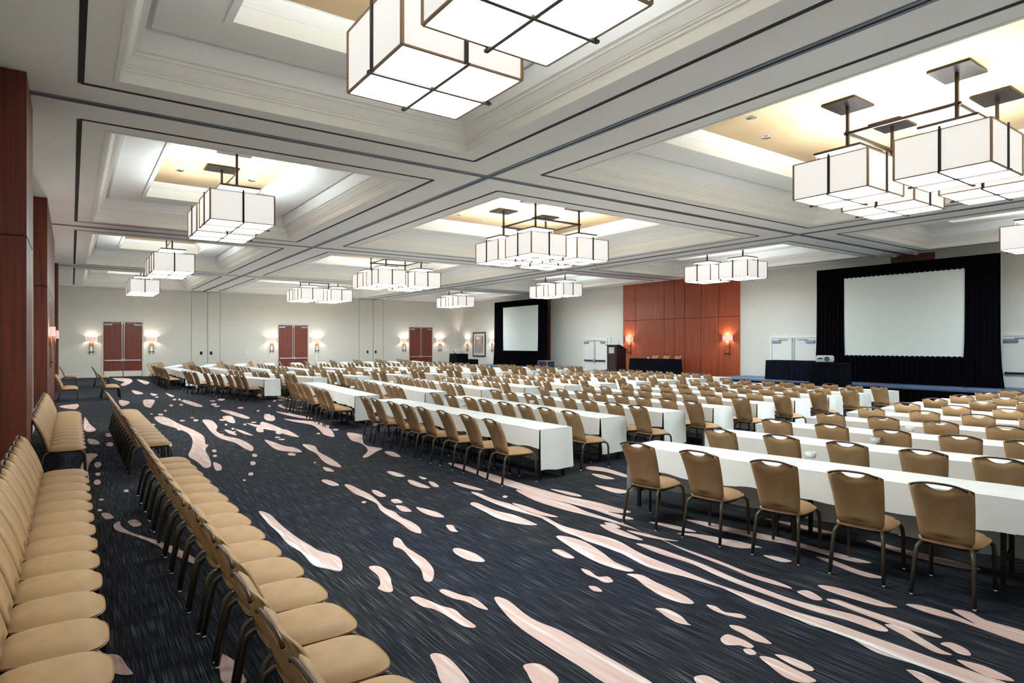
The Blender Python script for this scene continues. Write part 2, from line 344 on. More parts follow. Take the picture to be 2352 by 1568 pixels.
for f, s in TR:
    zz += 1
    pts = [un(*f(*map(float, p.split(',')))) for p in s.split()]
    motif(smooth_poly(pts), .003+.00001*zz)
white = MB()
for k_, nt in ((0, 8), (8, 21), (9, 6), (10, 6)):
    f, s = TR[k_]; pts = [un(*f(*map(float, p.split(',')))) for p in s.split()]
    def resample(P_, n=16):
        d_ = [0]
        for a, b in zip(P_, P_[1:]): d_.append(d_[-1]+math.dist(a, b))
        out = []
        for i in range(n+1):
            t_ = d_[-1]*i/n; j = max(q for q in range(len(d_)) if d_[q] <= t_+1e-9); j = min(j, len(P_)-2); u = (t_-d_[j])/max(1e-9, d_[j+1]-d_[j])
            out.append(tuple(a+(b-a)*u for a, b in zip(P_[j], P_[j+1])))
        return out
    T_ = resample(smooth_poly(pts)[:nt*4]); L_ = resample(smooth_poly(pts)[nt*4:][::-1])
    mid = [tuple(b+(a-b)*(.12+.3*random.random()) for a, b in zip(p, q)) for p, q in zip(T_, L_)]
    b_ = len(white.v); ring = L_+mid[::-1]; white.v += [(x, y, .0055) for x, y in ring]; white.face(tuple(range(b_, b_+len(ring))))
M['motif_w'] = noisy('carpet_cream', [(.35, lin(208, 196, 192)), (.6, lin(232, 230, 228))], (1, .06, 1), 40, 3, .95, spec=.1)
part('carpet_highlight', white, 'motif_w', floor)['label'] = 'cream edge of the wide carpet streaks'
for f, cx, cy, rx, ry in CIR:
    zz += 1
    motif(smooth_poly([un(*f(cx+rx*math.cos(a)*random.uniform(.8, 1.1), cy+ry*math.sin(a)*random.uniform(.85, 1.1))) for a in [i*math.pi/4 for i in range(8)]], 2), .003+.00001*zz)
for k in range(330):                                                 # streaks carrying on under the tables
    x = random.uniform(5.6, 25); y = random.uniform(.5, 43)
    q_ = pr(x, y, 0)
    if q_ and q_[1] > 985 and -50 < q_[0] < 2400: continue
    ln = random.choice([.25, .4, .8, 1.6, 2.6])*random.uniform(.7, 1.3); w = random.uniform(.05, .13)*(1 if ln < 1 else 1.3); ph = random.uniform(0, 6)
    n = 6; up = []; dn = []
    for i in range(n+1):
        t = i/n; ww = w*math.sin(math.pi*(.06+.88*t))**.5*random.uniform(.75, 1.2); cx = x+.16*ln*math.sin(ph+2.2*t)
        up.append((cx+ww, y+ln*t)); dn.append((cx-ww, y+ln*t))
    motif(smooth_poly(up+dn[::-1], 3), .003+.00001*(zz+k % 90))
part('carpet_pattern', mo, 'motif', floor)['label'] = 'pink and cream streaks woven into the dark carpet'

def wall(name, a, b, z1=ZC):
    (x0, y0), (x1, y1) = a, b
    return struct(part(name, MB().quad((x0, y0, 0), (x1, y1, 0), (x1, y1, z1), (x0, y0, z1)), 'wall'))
wall_left = wall('wall_left', (XL, YN), (XL, YF)); wall_far = wall('wall_far', (XL, YF), (XR, YF)); wall_right = wall('wall_right', (XR, YF), (XR, YN)); wall_near = wall('wall_near', (XR, YN), (XL, YN))
# ceiling with its twelve coffers
COLS = [(.1, 6.14), (7.74, 17.68), (19.34, 25.37)]
ROWS = [(.3, 9.9), (11.5, 21.1), (22.7, 32.3), (33.9, 43.5)]
OPX = [(a+.4, b-.4) for a, b in COLS]; OPY = [(a+.42, b-.38) for a, b in ROWS]
xs = sorted({XL, XR, *[v for p in OPX for v in p]}); ys = sorted({YN, YF, *[v for p in OPY for v in p]})
cm = MB()
for i in range(len(xs)-1):
    for j in range(len(ys)-1):
        mx, my = (xs[i]+xs[i+1])/2, (ys[j]+ys[j+1])/2
        if any(a < mx < b for a, b in OPX) and any(a < my < b for a, b in OPY): continue
        cm.quad((xs[i], ys[j], ZC), (xs[i], ys[j+1], ZC), (xs[i+1], ys[j+1], ZC), (xs[i+1], ys[j], ZC))
ceiling = struct(part('ceiling', cm, 'ceil', weld=True))
PROF = [(-.05, ZC-.012), (-.05, ZC-.001), (-.05, ZC-.012), (0, ZC-.012), (0, 5.51), (.028, 5.514), (.028, 5.55), (.05, 5.554), (.05, 5.575), (.065, 5.58), (.085, 5.61), (.12, 5.665), (.14, 5.69), (.165, 5.694), (.165, 5.73), (.22, 5.735),
        (.22, 6.07), (.34, 6.07), (.34, 6.0), (1.06, 6.0), (1.06, 5.985), (1.15, 5.985), (1.15, 6.22), (1.165, 6.225), (1.165, 6.25), (1.19, 6.27), (1.23, 6.32), (1.26, 6.36), (1.26, 6.385), (1.3, 6.39)]
PMAT = [1]*15+[1, 0, 0, 0]+[1]*10
for (xa, xb) in OPX:
    for (ya, yb) in OPY:
        m = MB(); n = len(PROF)
        def loop(o, z): return [(xa+o, ya+o, z), (xb-o, ya+o, z), (xb-o, yb-o, z), (xa+o, yb-o, z)]
        for k in range(n-1):
            p, q = loop(*PROF[k]), loop(*PROF[k+1])
            mi = 1 if k < 15 or k >= 19 else 0
            for i in range(4): m.quad(p[i], p[(i+1) % 4], q[(i+1) % 4], q[i], mi)
        t = loop(*PROF[-1]); m.quad(*t, 2)
        part('coffer', m, ['ceil', 'cornice', 'beige'], ceiling, weld=True)
for (xa, xb) in COLS:
    for (ya, yb) in ROWS:
        m = MB(); w = .035
        for a in ((xa-w, xa+w, ya, yb), (xb-w, xb+w, ya, yb), (xa, xb, ya-w, ya+w), (xa, xb, yb-w, yb+w)): m.box(a[0], a[1], a[2], a[3], ZC-.004, ZC+.05)
        part('air_slot', m, 'slot', ceiling)
def track(x0, x1, y0, y1, along_x):
    m = MB()
    if along_x:
        yc = (y0+y1)/2; m.box(x0, x1, yc-.075, yc-.02, ZC-.012, ZC+.02, 0).box(x0, x1, yc+.02, yc+.075, ZC-.012, ZC+.02, 0).box(x0, x1, yc-.02, yc+.02, ZC-.004, ZC+.02, 1)
    else:
        xc = (x0+x1)/2; m.box(xc-.075, xc-.02, y0, y1, ZC-.012, ZC+.02, 0).box(xc+.02, xc+.075, y0, y1, ZC-.012, ZC+.02, 0).box(xc-.02, xc+.02, y0, y1, ZC-.004, ZC+.02, 1)
    part('partition_track', m, ['track', 'slot'], ceiling)
TY = [10.65, 21.9, 33.1]; TX = [6.94, 18.45]
for y in TY: track(XL, XR, y, y, True)
for x in TX: track(x, x, YN, YF, False)
# baseboards
bh = .24
struct(part('baseboard_far', MB().box(XL, 1.42, YF-.03, YF, 0, bh).box(3.67, 11.53, YF-.03, YF, 0, bh).box(13.74, 21.45, YF-.03, YF, 0, bh).box(23.6, XR, YF-.03, YF, 0, bh), 'base'))
struct(part('baseboard_left', MB().box(XL, XL+.03, YN, YF, 0, bh), 'base'))
struct(part('baseboard_right', MB().box(XR-.03, XR, 29.2, YF, 0, bh).box(XR-.03, XR, 16.5, 26.9, 0, bh).box(XR-.03, XR, 7.9, 14.0, 0, bh), 'base'))
# operable wall pockets on the far wall
for k, (a, c, b, pulls) in enumerate([(6.26, 7.2, 7.95, (6.82, 7.4)), (17.45, 18.55, 19.35, (18.1, 18.75))]):
    e = struct(part('trim_%d' % (k+1), MB().box(a-.008, a+.008, YF-.012, YF, bh, ZC).box(c-.014, c+.014, YF-.012, YF, bh, ZC).box(b-.008, b+.008, YF-.012, YF, bh, ZC).box(a, b, YF-.03, YF, ZC-.03, ZC), flat('pocket_line_%d' % k, lin(134, 112, 90), .5)))
    for p in pulls: part('recessed_pull', MB().box(p-.07, p+.07, YF-.02, YF, 1.3, 1.5), 'blackm', e)
# ------------------------------------------------------------------ doors
def double_door(n, w, h, loc, rz, leafmat, kick, kind):
    # local: door in the xz plane, room on -y, x to the right seen from the room
    d = struct(empty('door_%d' % n, loc, rz))
    fm = 'frame' if leafmat == 'door' else 'doorw'
    part('door_frame', MB().box(-w/2-.1, -w/2, -.05, .0, 0, h+.1).box(w/2, w/2+.1, -.05, 0, 0, h+.1).box(-w/2, w/2, -.05, 0, h, h+.1), fm, d)
    for s in (-1, 1):
        x0, x1 = (-w/2+.01, -.008) if s < 0 else (.008, w/2-.01)
        lf = part('door_leaf', MB().box(x0, x1, -.03, 0, .01, h-.01), leafmat, d)
        bz = 1.0 if kind else .98
        part('push_bar', MB().box(x0+.06, x1-.06, -.11, -.07, bz-.035, bz+.035).box(min(x0, x1)+.06, min(x0, x1)+.12, -.08, -.03, bz-.04, bz+.04).box(x1-.12, x1-.06, -.08, -.03, bz-.04, bz+.04), 'steel' if kind else 'underframe', lf)
        part('latch_case', MB().box(s*.05-.035, s*.05+.035, -.13, -.03, bz-.06, bz+.09), 'steel', lf)
        part('vertical_rod', MB().box(s*.055-.012, s*.055+.012, -.06, -.03, bz+.09, h-.02).box(s*.055-.03, s*.055+.03, -.07, -.03, h-.12, h-.02), 'steel', lf)
        cx = s*(w/2-.24)
        part('door_closer', MB().box(cx-.2, cx+.2, -.1, -.03, h-.2, h-.1).box(cx-s*.55-.02 if s > 0 else cx+.1, cx-.1 if s > 0 else cx+.55, -.075, -.05, h-.075, h-.055), 'closer', lf)
        if kick: part('kick_plate', MB().box(x0+.02, x1-.02, -.036, -.03, .03, .36), 'base', lf)
    return d
H1 = 3.3
double_door(1, 2.0, H1, (2.545, YF, 0), 0, 'door', True, True)
double_door(2, 2.0, H1, (12.635, YF, 0), 0, 'door', True, True)
double_door(3, 2.0, H1, (22.525, YF, 0), 0, 'door', True, True)
double_door(4, 1.95, 2.24, (XR, 28.02, 0), -R(90), 'doorw', False, False)
double_door(5, 2.05, 2.24, (XR, 15.25, 0), -R(90), 'doorw', False, False)
double_door(6, 2.05, 2.24, (XR, 6.65, 0), -R(90), 'doorw', False, False)
# ------------------------------------------------------------------ wood panels
def wood_panels(name, wallx, inward, ycuts, zcuts, proud, mat, parent, label):
    """panels on a side wall; inward = +1 for the left wall, -1 for the right"""
    g = .012
    back = struct(part(name, MB().box(min(wallx, wallx+inward*(proud-.02)), max(wallx, wallx+inward*(proud-.02)), ycuts[0], ycuts[-1], 0, zcuts[-1]), 'groove'))
    for i in range(len(ycuts)-1):
        for j in range(len(zcuts)-1):
            a, b = wallx+inward*(proud-.02), wallx+inward*proud
            part('wood_panel', MB().box(min(a, b), max(a, b), ycuts[i]+(g if i else 0), ycuts[i+1]-(g if i < len(ycuts)-2 else 0), zcuts[j]+(.012 if j else 0), zcuts[j+1]-(.012 if j < len(zcuts)-2 else 0)), mat, back)
    # returns at both ends
    for yy in (ycuts[0], ycuts[-1]):
        s = -.012 if yy == ycuts[0] else .012
        for j in range(len(zcuts)-1):
            part('end_panel', MB().box(min(wallx, wallx+inward*proud), max(wallx, wallx+inward*proud), min(yy, yy+s), max(yy, yy+s), zcuts[j]+(.012 if j else 0), zcuts[j+1]-(.012 if j < len(zcuts)-2 else 0)), mat, back)
    return back
Z3 = [0, 3.31, ZC-.003]
wood_panels('trim_3', XR, -1, [17.95, 19.12, 20.16, 21.2, 21.88, 22.57, 24.65, 25.6], Z3, .05, 'wood_r', None, '')
wood_panels('trim_4', XR, -1, [9.75, 10.48, 11.22], Z3, .05, 'wood_d', None, '')
wood_panels('trim_5', XR, -1, [32.35, 33.1, 33.85], Z3, .05, 'wood_d', None, '')
wood_panels('trim_6', XL, 1, [9.9, 10.65, 11.4], [0, 3.31, ZC-.003], .26, 'wood_d', None, '')
wood_panels('trim_7', XL, 1, [18.1, 19.3, 20.6, 21.9, 23.2, 24.5, 25.7], [0, 3.31, ZC-.003], .26, 'wood_d', None, '')
wood_panels('trim_8', XL, 1, [32.4, 33.1, 33.8], [0, 3.31, ZC-.003], .26, 'wood_d', None, '')
# ------------------------------------------------------------------ pendants
ZB, ZT, SB = 4.65, 5.30, 1.33
PX, PY = 3.09, 0
def pendant_proto():
    r = empty('pendant_lamp'); h = SB/2; rim = .015
    sh = MB()
    for (a, b) in (((-h, -h), (h, -h)), ((h, -h), (h, h)), ((h, h), (-h, h)), ((-h, h), (-h, -h))):
        sh.quad((*a, ZB), (*b, ZB), (*b, ZT), (*a, ZT))
    s = part('shade', sh, 'shade', r, weld=True)
    rm = MB()
    for z in (ZB, ZT):
        for y in (-h, h): rm.box(-h, h, y-rim, y+rim, z-.008, z+.008); rm.box(y-rim, y+rim, -h, h, z-.008, z+.008)
    for x in (-h, h):
        for y in (-h, h): rm.box(x-rim, x+rim, y-rim, y+rim, ZB, ZT)
    part('shade_rim', rm, 'prim', s)
    part('diffuser', MB().quad((-h+.01, -h+.01, ZB+.004), (-h+.01, h-.01, ZB+.004), (h-.01, h-.01, ZB+.004), (h-.01, -h+.01, ZB+.004)), 'diffuser', r)
    part('lamp_tray', MB().quad((-h*.72, -h*.72, ZT-.2), (h*.72, -h*.72, ZT-.2), (h*.72, h*.72, ZT-.2), (-h*.72, h*.72, ZT-.2)), 'uplight', r)
    for ax in (0, 1):
        b = MB(); w = .02; o = .055
        if ax == 0:
            b.box(-h-o, h+o, -w, w, ZB-.035, ZB-.01)
            for x in (-h-.025, h+.003): b.box(x, x+.022, -w, w, ZB-.035, ZT+.05)
        else:
            b.box(-w, w, -h-o, h+o, ZB-.037, ZB-.012)
            for y in (-h-.025, h+.003): b.box(-w, w, y, y+.022, ZB-.037, ZT+.05)
        part('cross_strap', b, 'pblack', r)
    cp = part('cap_plate', MB().box(-.42, .42, -.42, .42, ZT+.165, ZT+.205), 'pblack', r)
    part('cap_reflector', MB().box(-.405, .405, -.405, .405, ZT+.155, ZT+.165), 'pwhite', cp)
    for x in (-.38, 0, .38):
        for y in (-.38, .38): part('hanger_wire', MB().tube([(x, y, ZT-.2), (x, y, ZT+.16)], .006, 5), 'steel', r)
    part('stem', MB().box(-.025, .025, -.025, .025, ZT+.19, 6.37), 'pblack', r)
    cn = part('ceiling_plate', MB().box(-.37, .37, -.3, .3, 6.345, 6.38), 'pblack', r)
    return r
pend = pendant_proto(); first = True
def frame_bar(x0, x1, y0, y1, z, label, group):
    m = MB(); w = .02
    if abs(x1-x0) < .01: m.box(x0-w, x0+w, y0-.06, y1+.06, z-.03, z+.03)
    else:
        for y in (y0, y1): m.box(x0-.06, x1+.06, y-w, y+w, z-.03, z+.03)
        for x in (x0, x1): m.box(x-w, x+w, y0-.06, y1+.06, z-.024, z+.024)
    return m
ROWC = [4.93, 16.15, 27.35, 38.6]; COLC = [3.09, 12.6, 22.36]
coln = ['left', 'middle', 'right']; rown = ['nearest', 'second', 'third', 'farthest']
for ci, cx in enumerate(COLC):
    for ri, cy in enumerate(ROWC):
        offs = [(0, -.87), (0, .87)] if ci != 1 else [(-.89, -.87), (.89, -.87), (-.89, .87), (.89, .87)]
        for (dx, dy) in offs:
            x, y = cx+dx, cy+dy
            if ri == 0 and ci == 2 and False: continue
            o = pend if first else copy_tree(pend); first = False
            o.location = (x, y, 0)
            pos = ('near' if dy < 0 else 'far')+((' left' if dx < 0 else ' right') if ci == 1 else '')
            tag(o, 'white box pendant lamp, %s one, %s coffer of the %s ceiling row' % (pos, rown[ri], coln[ci]), 'pendant lamp', 'box pendants in the ceiling coffers')
        m = frame_bar(cx+offs[0][0], cx+offs[-1][0], cy-.87, cy+.87, 5.85, '', '')
        o = part('hanging_frame', m, 'pblack')
        tag(o, 'dark metal bar joining pendant stems, %s coffer, %s ceiling row' % (rown[ri], coln[ci]), 'lamp frame', 'tie bars above the pendants')
# recessed downlights
def downlight(x, y):
    m = MB().lathe([(.055, .012), (.085, .0), (.1, -.006), (.1, .012)], (0, 0, 6.378), 16)
    return m
dl = part('downlight', MB().lathe([(.05, .002), (.07, -.008), (.1, -.012), (.105, 0)], (0, 0, 6.388), 16), 'chrome')
k = 0
for ci, (xa, xb) in enumerate(OPX):
    for ri, (ya, yb) in enumerate(OPY):
        if ri > 2 : continue
        for s in (0, 1):
            o = dl if k == 0 else dl.copy()
            if k: C.objects.link(o)
            k += 1
            yy = (ya+yb)/2
            if ci == 1: lx, ly = (xa+2.7+1.0*s*0, yb-2.3) if s == 0 else (xa+4.0, yb-1.8)
            else: lx, ly = (xa+1.75, yb-2.9) if s == 0 else (xb-1.75, yb-2.9)
            o.location = (lx, ly, 0)
            tag(o, 'round chrome downlight, %s of two, %s coffer, %s ceiling row' % ('left' if s == 0 else 'right', rown[ri], coln[ci]), 'downlight', 'recessed downlights')
# smoke detectors
for k, (px, py) in enumerate([(2055, 587), (2103, 581)]):
    x, y = un(px, py, ZC)
    o = part('smoke_detector', MB().lathe([(.09, 0), (.09, -.03), (.06, -.06), (.03, -.065)], (0, 0, 0), 14), 'ceramic', None, True, loc=(min(x, XR-.15), y, ZC-.001))
    tag(o, 'white round detector on the ceiling, %s of the two above the big screen' % ('left' if k == 0 else 'right'), 'detector', 'ceiling detectors')
# ------------------------------------------------------------------ sconces
def sconce_proto():                               # wall on +y side at y=0, room towards -y
    r = empty('wall_sconce'); z0, z1, w, d = 2.14, 2.40, .26, .13
    pts = []
    for i in range(13):
        a = math.pi*i/12; pts.append((-w*math.cos(a), -d*math.sin(a)**.6 if math.sin(a) > 0 else 0))
    m = MB(); b = len(m.v)
    for x, y in pts: m.v += [(x, y-.005, z0), (x, y-.005, z1)]
    for i in range(12): m.face((2*i, 2*i+2, 2*i+3, 2*i+1))
    s = part('lamp_shade', m, 'sshade', r, True)
    rm = MB()
    for z in (z0, z1): rm.tube([(x, y-.006, z) for x, y in pts], .007, 5)
    part('shade_rim', rm, 'brass', s)
    for x in (-.085, .085): part('rod', MB().box(x-.016, x+.016, -.05, -.02, 1.36, z1-.03), 'brass', r)
    part('crossbar', MB().box(-.14, .14, -.065, -.045, 1.49, 1.535), 'blackm', r)
    part('wall_plate', MB().box(-.06, .06, -.02, -.001, 1.9, 2.3), 'brass', r)
    return r
sc0 = sconce_proto(); nsc = 0
SC = [(.96, YF, 0, 'left of the far left double doors'), (4.04, YF, 0, 'right of the far left double doors'), (11.19, YF, 0, 'left of the middle double doors on the far wall'),
      (14.3, YF, 0, 'right of the middle double doors on the far wall'), (21.09, YF, 0, 'left of the rightmost far wooden doors'), (24.23, YF, 0, 'right of the rightmost far wooden doors'),
      (XR, 42.98, -90, 'left of the framed picture'), (XR, 39.36, -90, 'right of the framed picture'), (XR-.05, 25.12, -90, 'at the left end of the wood panelling behind the lectern'),
      (XR-.05, 18.6, -90, 'at the right end of the wood panelling by the head table'), (XL+.26, 19.4, 90, 'on the dark wood column at left, nearer one'), (XL+.26, 24.6, 90, 'on the dark wood column at left, farther one')]
for x, y, a, where in SC:
    o = sc0 if nsc == 0 else copy_tree(sc0); nsc += 1
    o.location = (x, y, 0); o.rotation_euler = (0, 0, R(a))
    tag(o, 'lit brass sconce ' + where, 'wall sconce', 'wall sconces')
    ld = bpy.data.lights.new('sconce_bulb', 'POINT'); ld.energy = SCONCE_W; ld.color = (1, .86, .76); ld.shadow_soft_size = .03
    lo = bpy.data.objects.new('bulb', ld); C.objects.link(lo); lo.parent = o; lo.location = (0, -.075, 2.27)
# ------------------------------------------------------------------ chairs  (origin on the floor under the seat, facing +x)
def sup(u, n): return (1-abs(u)**n)**(1/n) if abs(u) < 1 else 0
def seat_mesh(res=12):
    m = MB()
    def side(top):
        def fn(i, j):
            u, v = i*2-1, j*2-1
            # square to rounded-square
            k = max(abs(u), abs(v)); e_ = 3.3 if u > 0 else 4.5; l = (abs(u)**e_+abs(v)**e_)**(1/e_) if k > 0 else 1
            s = k/l if l else 1
            uu, vv = u*s, v*s
            x = .03+.24*uu; y = (.217+.012*uu)*vv
            if top: z = .415+.052*(1-k**3)**.5+.022*(1-k*k)
            else: z = .425-.03*(1-k**6)**.5
            return (x, y, z)
        return fn
    m.grid(side(True), res, res).grid(side(False), res, res)
    return m
def back_pt(t, w):                             # t: height 0..1, w: signed across in m -> centre-plane point
    z = .425+.475*t
    x = -.185-.175*t-.025*t*t+.016*math.sin(t*math.pi)
    x += .55*w*w*(.6+.4*t)                      # wraps forward at the sides
    return x, z
def back_mesh(nu=14, nv=12):
    m = MB()
    def edge_top(un_):                          # dip of the hand hold
        return 1.0-.085*math.exp(-(un_/.36)**4)-.05*max(0, abs(un_)-.72)**2/.0784
    def side(sg):
        def fn(i, j):
            u, v = i*2-1, j
            t = v*edge_top(u)
            t = max(0, min(1.02, t))
            hw = .178+.038*t
            cr = 1-.10*max(0, (.10-t)/.10)**2-.07*max(0, (t-.93)/.07)**2
            w = u*hw*cr
            x, z = back_pt(t, w)
            th = .027*sup(u, 6)*sup(v*2-1, 8)
            return (x+sg*th, w, z)
        return fn
    m.grid(side(1), nu, nv).grid(side(-1), nu, nv)
    return m
def rail_mesh(n=10, sides=7):
    m = MB(); pts = []
    for i in range(n+1):
        w = -.185+.37*i/n; q = abs(w)/.185; x, z = back_pt(1.0, w); pts.append((x-.012-.012*q**3, w, z+.012-.034*q**3))
    return m.tube(pts, .0095, sides)
def leg_path(front, s):
    if front: return [(.16, s*.17, .405), (.215, s*.195, .398), (.243, s*.208, .37), (.252, s*.213, .32), (.262, s*.218, .02)]
    return [(-.15, s*.145, .405), (-.205, s*.168, .398), (-.238, s*.182, .37), (-.25, s*.188, .32), (-.305, s*.203, .02)]
def foot(front, s): p = leg_path(front, s)[-1]; return p
def frame_mesh():
    m = MB(); N = 20; out = []
    for i in range(N):
        a = 2*math.pi*i/N; c, s_ = math.cos(a), math.sin(a)
        out.append((.01+.2*math.copysign(abs(c)**.5, c), .185*math.copysign(abs(s_)**.5, s_)))
    b = len(m.v); m.v += [(x, y, .385) for x, y in out]+[(x, y, .412) for x, y in out]
    for i in range(N): m.face((i, (i+1) % N, N+(i+1) % N, N+i))
    m.face(tuple(range(N))[::-1]); m.face(tuple(range(N, 2*N))); return m
def mark_mesh():  # thin oval patch behind the lower backrest
    m = MB()
    def fn(i, j):
        w = (i*2-1)*.085; t = .12+.02*(j*2-1)*sup(i*2-1, 2); x, z = back_pt(t, w); return (x-.0305, w, z)
    return m.grid(fn, 8, 2)
M['back_mark'] = flat('chair_back_mark', lin(78, 52, 32), .8)
def chair_proto(glides=True):
    r = empty('banquet_chair')
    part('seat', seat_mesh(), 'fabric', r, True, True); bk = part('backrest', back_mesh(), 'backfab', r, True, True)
    part('hand_rail', rail_mesh(), 'rail', r, True); part('seat_frame', frame_mesh(), 'underframe', r)
    for fr in (True, False):
        for s in (-1, 1):
            lg = part('leg', MB().tube(leg_path(fr, s), .0165, 6), 'bronze', r, True)
            if glides:
                p = foot(fr, s); part('glide', MB().lathe([(.014, 0), (.016, .006), (.008, .022)], (p[0], p[1], 0), 8), 'chrome', lg, True)
    return r
proto = chair_proto(); used = [False]
GRP = {'R': 'chairs of the nearest seating block', 'C': 'chairs of the second block from right', 'B3': 'chairs of the third block from right', 'B4': 'chairs of the fourth block from right',
       'L1': 'chairs lined along the left wall', 'L2': 'spare chairs in the second line from the wall'}
def place_chair(x, y, rz, label, group, near=True, z=0):
    if not used[0]: o = proto; used[0] = True
    else: o = copy_tree(proto, None, () if near else ('glide',))
    o.location = (x, y, z); o.rotation_euler = (0, 0, rz)
    return tag(o, label, 'chair', group)
# one light mesh for the far crowd of chairs
def simple_chair():
    m = MB()
    s = seat_mesh(4); b = back_mesh(6, 5)
    for src in (s, b):
        n = len(m.v); m.v += src.v
        for f in src.f: m.face(tuple(n+i for i in f), 0)
    rl = rail_mesh(4, 4); n = len(m.v); m.v += rl.v
    for f in rl.f: m.face(tuple(n+i for i in f), 1)
    m.box(-.19, .2, -.18, .18, .385, .412, 1)
    for fr in (True, False):
        for sd in (-1, 1): m.tube(leg_path(fr, sd)[::2], .014, 4, 1)
    return m
SIMPLE = simple_chair(); crowd = MB()
def crowd_chair(x, y, rz):
    n = len(crowd.v); c, s = math.cos(rz), math.sin(rz)
    crowd.v += [(x+c*a-s*b, y+s*a+c*b, h) for a, b, h in SIMPLE.v]
    for f, mi in zip(SIMPLE.f, SIMPLE.mi): crowd.face(tuple(n+i for i in f), mi)
# ------------------------------------------------------------------ tables and cloths
TZ, TD = .725, .57
def cloth_mesh(L, lo_end, hi_end, seed):
    """top, front drop on -x, long back drop on +x, hanging flaps on the row's ends; local y 0..L, x 0..TD"""
    rnd = random.Random(seed); m = MB(); n = 18; t = .004
    ph = [rnd.uniform(0, 6) for _ in range(6)]
    e = .012
    m.grid(lambda u, v: (-e+(TD+2*e)*u, L*v, TZ+t+(.0015*math.sin(9*v*L+ph[0]))), 4, n)
    def drop(x, sg, zb, amp):
        def fn(u, v):
            y = L*u; d = v
            hem = zb+.012*math.sin(5*y+ph[1])+.008*math.sin(13*y+ph[2])
            wv = amp*d*(math.sin(8*y+ph[3])+.6*math.sin(17*y+ph[4]))
            return (x+sg*(.004+abs(amp)*d*.8)+wv*.5, y, TZ+t-(TZ-hem)*d)
        return fn
    m.grid(drop(-e, -1, .45, .012), 26, 5); m.grid(drop(TD+e, 1, .1, .016), 26, 7)
    def flap(y, sg):
        def fn(u, v):
            x = -e+(TD+2*e)*u; d = v
            return (x+(.012 if sg < 0 else -.012)*d*0+.01*d*math.sin(7*u+ph[5]), y+sg*(.006+.03*d*(.5+.5*math.sin(9*u+ph[2]))), TZ+t-(TZ-.14-.01*math.sin(6*u+ph[1]))*d)
        return fn
    if lo_end: m.grid(flap(-e, -1), 10, 7)
    if hi_end: m.grid(flap(L+e, 1), 10, 7)
    me = m.mesh('tablecloth', 'cloth', True, True)
    md = None
    return me
def table_mesh_top(L): return MB().box(0, TD, .01, L-.01, TZ-.03, TZ)
_tm = {}
def table_meshes(L, detail):
    k = round(L, 3), detail
    if k not in _tm:
        legs = [MB().box(x-.018, x+.018, y-.018, y+.018, 0, TZ-.03).mesh('leg', 'blackm') for x in (.07, TD-.07) for y in (.09, L-.09)]
        bars = [MB().box(.07, TD-.07, y-.012, y+.012, .18, .21).mesh('stretcher', 'blackm') for y in (.09, L-.09)]
        _tm[k] = (table_mesh_top(L).mesh('tabletop', 'underframe'), legs, bars, MB().box(.02, .04, .02, L-.02, TZ-.09, TZ-.03).mesh('apron', 'blackm'))
    return _tm[k]
BLK = {'R': 'block at right edge', 'C': 'second block from right', 'B3': 'third block from right', 'B4': 'fourth block from right', 'B5': 'fifth block from right', 'B6': 'farthest left block'}
_cl = {}
def table_row(blk, ri, p0, tilt, L, detail):
    """p0: the front corner at the row's end nearer the camera; the row runs to +y turned by tilt"""
    d = Vector((-math.sin(tilt), math.cos(tilt))); l = L/3
    for k in range(3):
        o = Vector(p0)+d*(l*k); mid = o+d*(l/2)
        ends = [o, mid, o+d*l]
        if not any(in_view(q.x, q.y, zz_, 60) for q in ends for zz_ in (TZ, .1)): continue
        which = ['right', 'middle', 'left'][k]
        lab = '%s table of row %s, %s' % (which, ['one', 'two', 'three', 'four', 'five', 'six', 'seven', 'eight', 'nine', 'ten'][ri], BLK[blk])
        top, legs, bars, apron = table_meshes(l, detail)
        if detail:
            t = empty('folding_table', (o.x, o.y, 0), tilt)
            link('tabletop', top, t); link('apron', apron, t)
            for me in legs: link('leg', me, t)
            for me in bars: link('stretcher', me, t)
        else: t = link('folding_table', far_table(l), None, (o.x, o.y, 0), tilt)
        tag(t, 'dark folding table under cloth, '+lab, 'table', 'classroom tables of the '+BLK[blk])
        key = (round(l, 3), k, random.randrange(3))
        if key not in _cl: _cl[key] = cloth_mesh(l, k == 0, k == 2, hash(key) & 1023)
        c = link('tablecloth', _cl[key], None, (o.x, o.y, 0), tilt)
        tag(c, 'white cloth draped on the '+lab, 'tablecloth', 'white cloths of the '+BLK[blk])
_ft = {}
def far_table(l):
    k = round(l, 3)
    if k not in _ft:
        m = table_mesh_top(l)
        for x in (.07, TD-.07):
            for y in (.09, l-.09): m.box(x-.018, x+.018, y-.018, y+.018, 0, TZ-.03)
        _ft[k] = m.mesh('folding_table', 'blackm')
    return _ft[k]
cand = []                                       # every seat of the rows: (block, row, seat, x, y, angle)
def seats(blk, ri, p0, tilt, ss, jit=.02, off=-.33):
    d = Vector((-math.sin(tilt), math.cos(tilt))); n = Vector((math.cos(tilt), math.sin(tilt)))
    for i, s in enumerate(ss):
        q = Vector(p0)+d*s+n*(off+random.uniform(-jit, jit))
        if in_view(q.x, q.y, .8, 40) or in_view(q.x, q.y, .1, 40): cand.append((blk, ri, i, len(ss), q.x, q.y, tilt+R(random.uniform(-3, 3))))
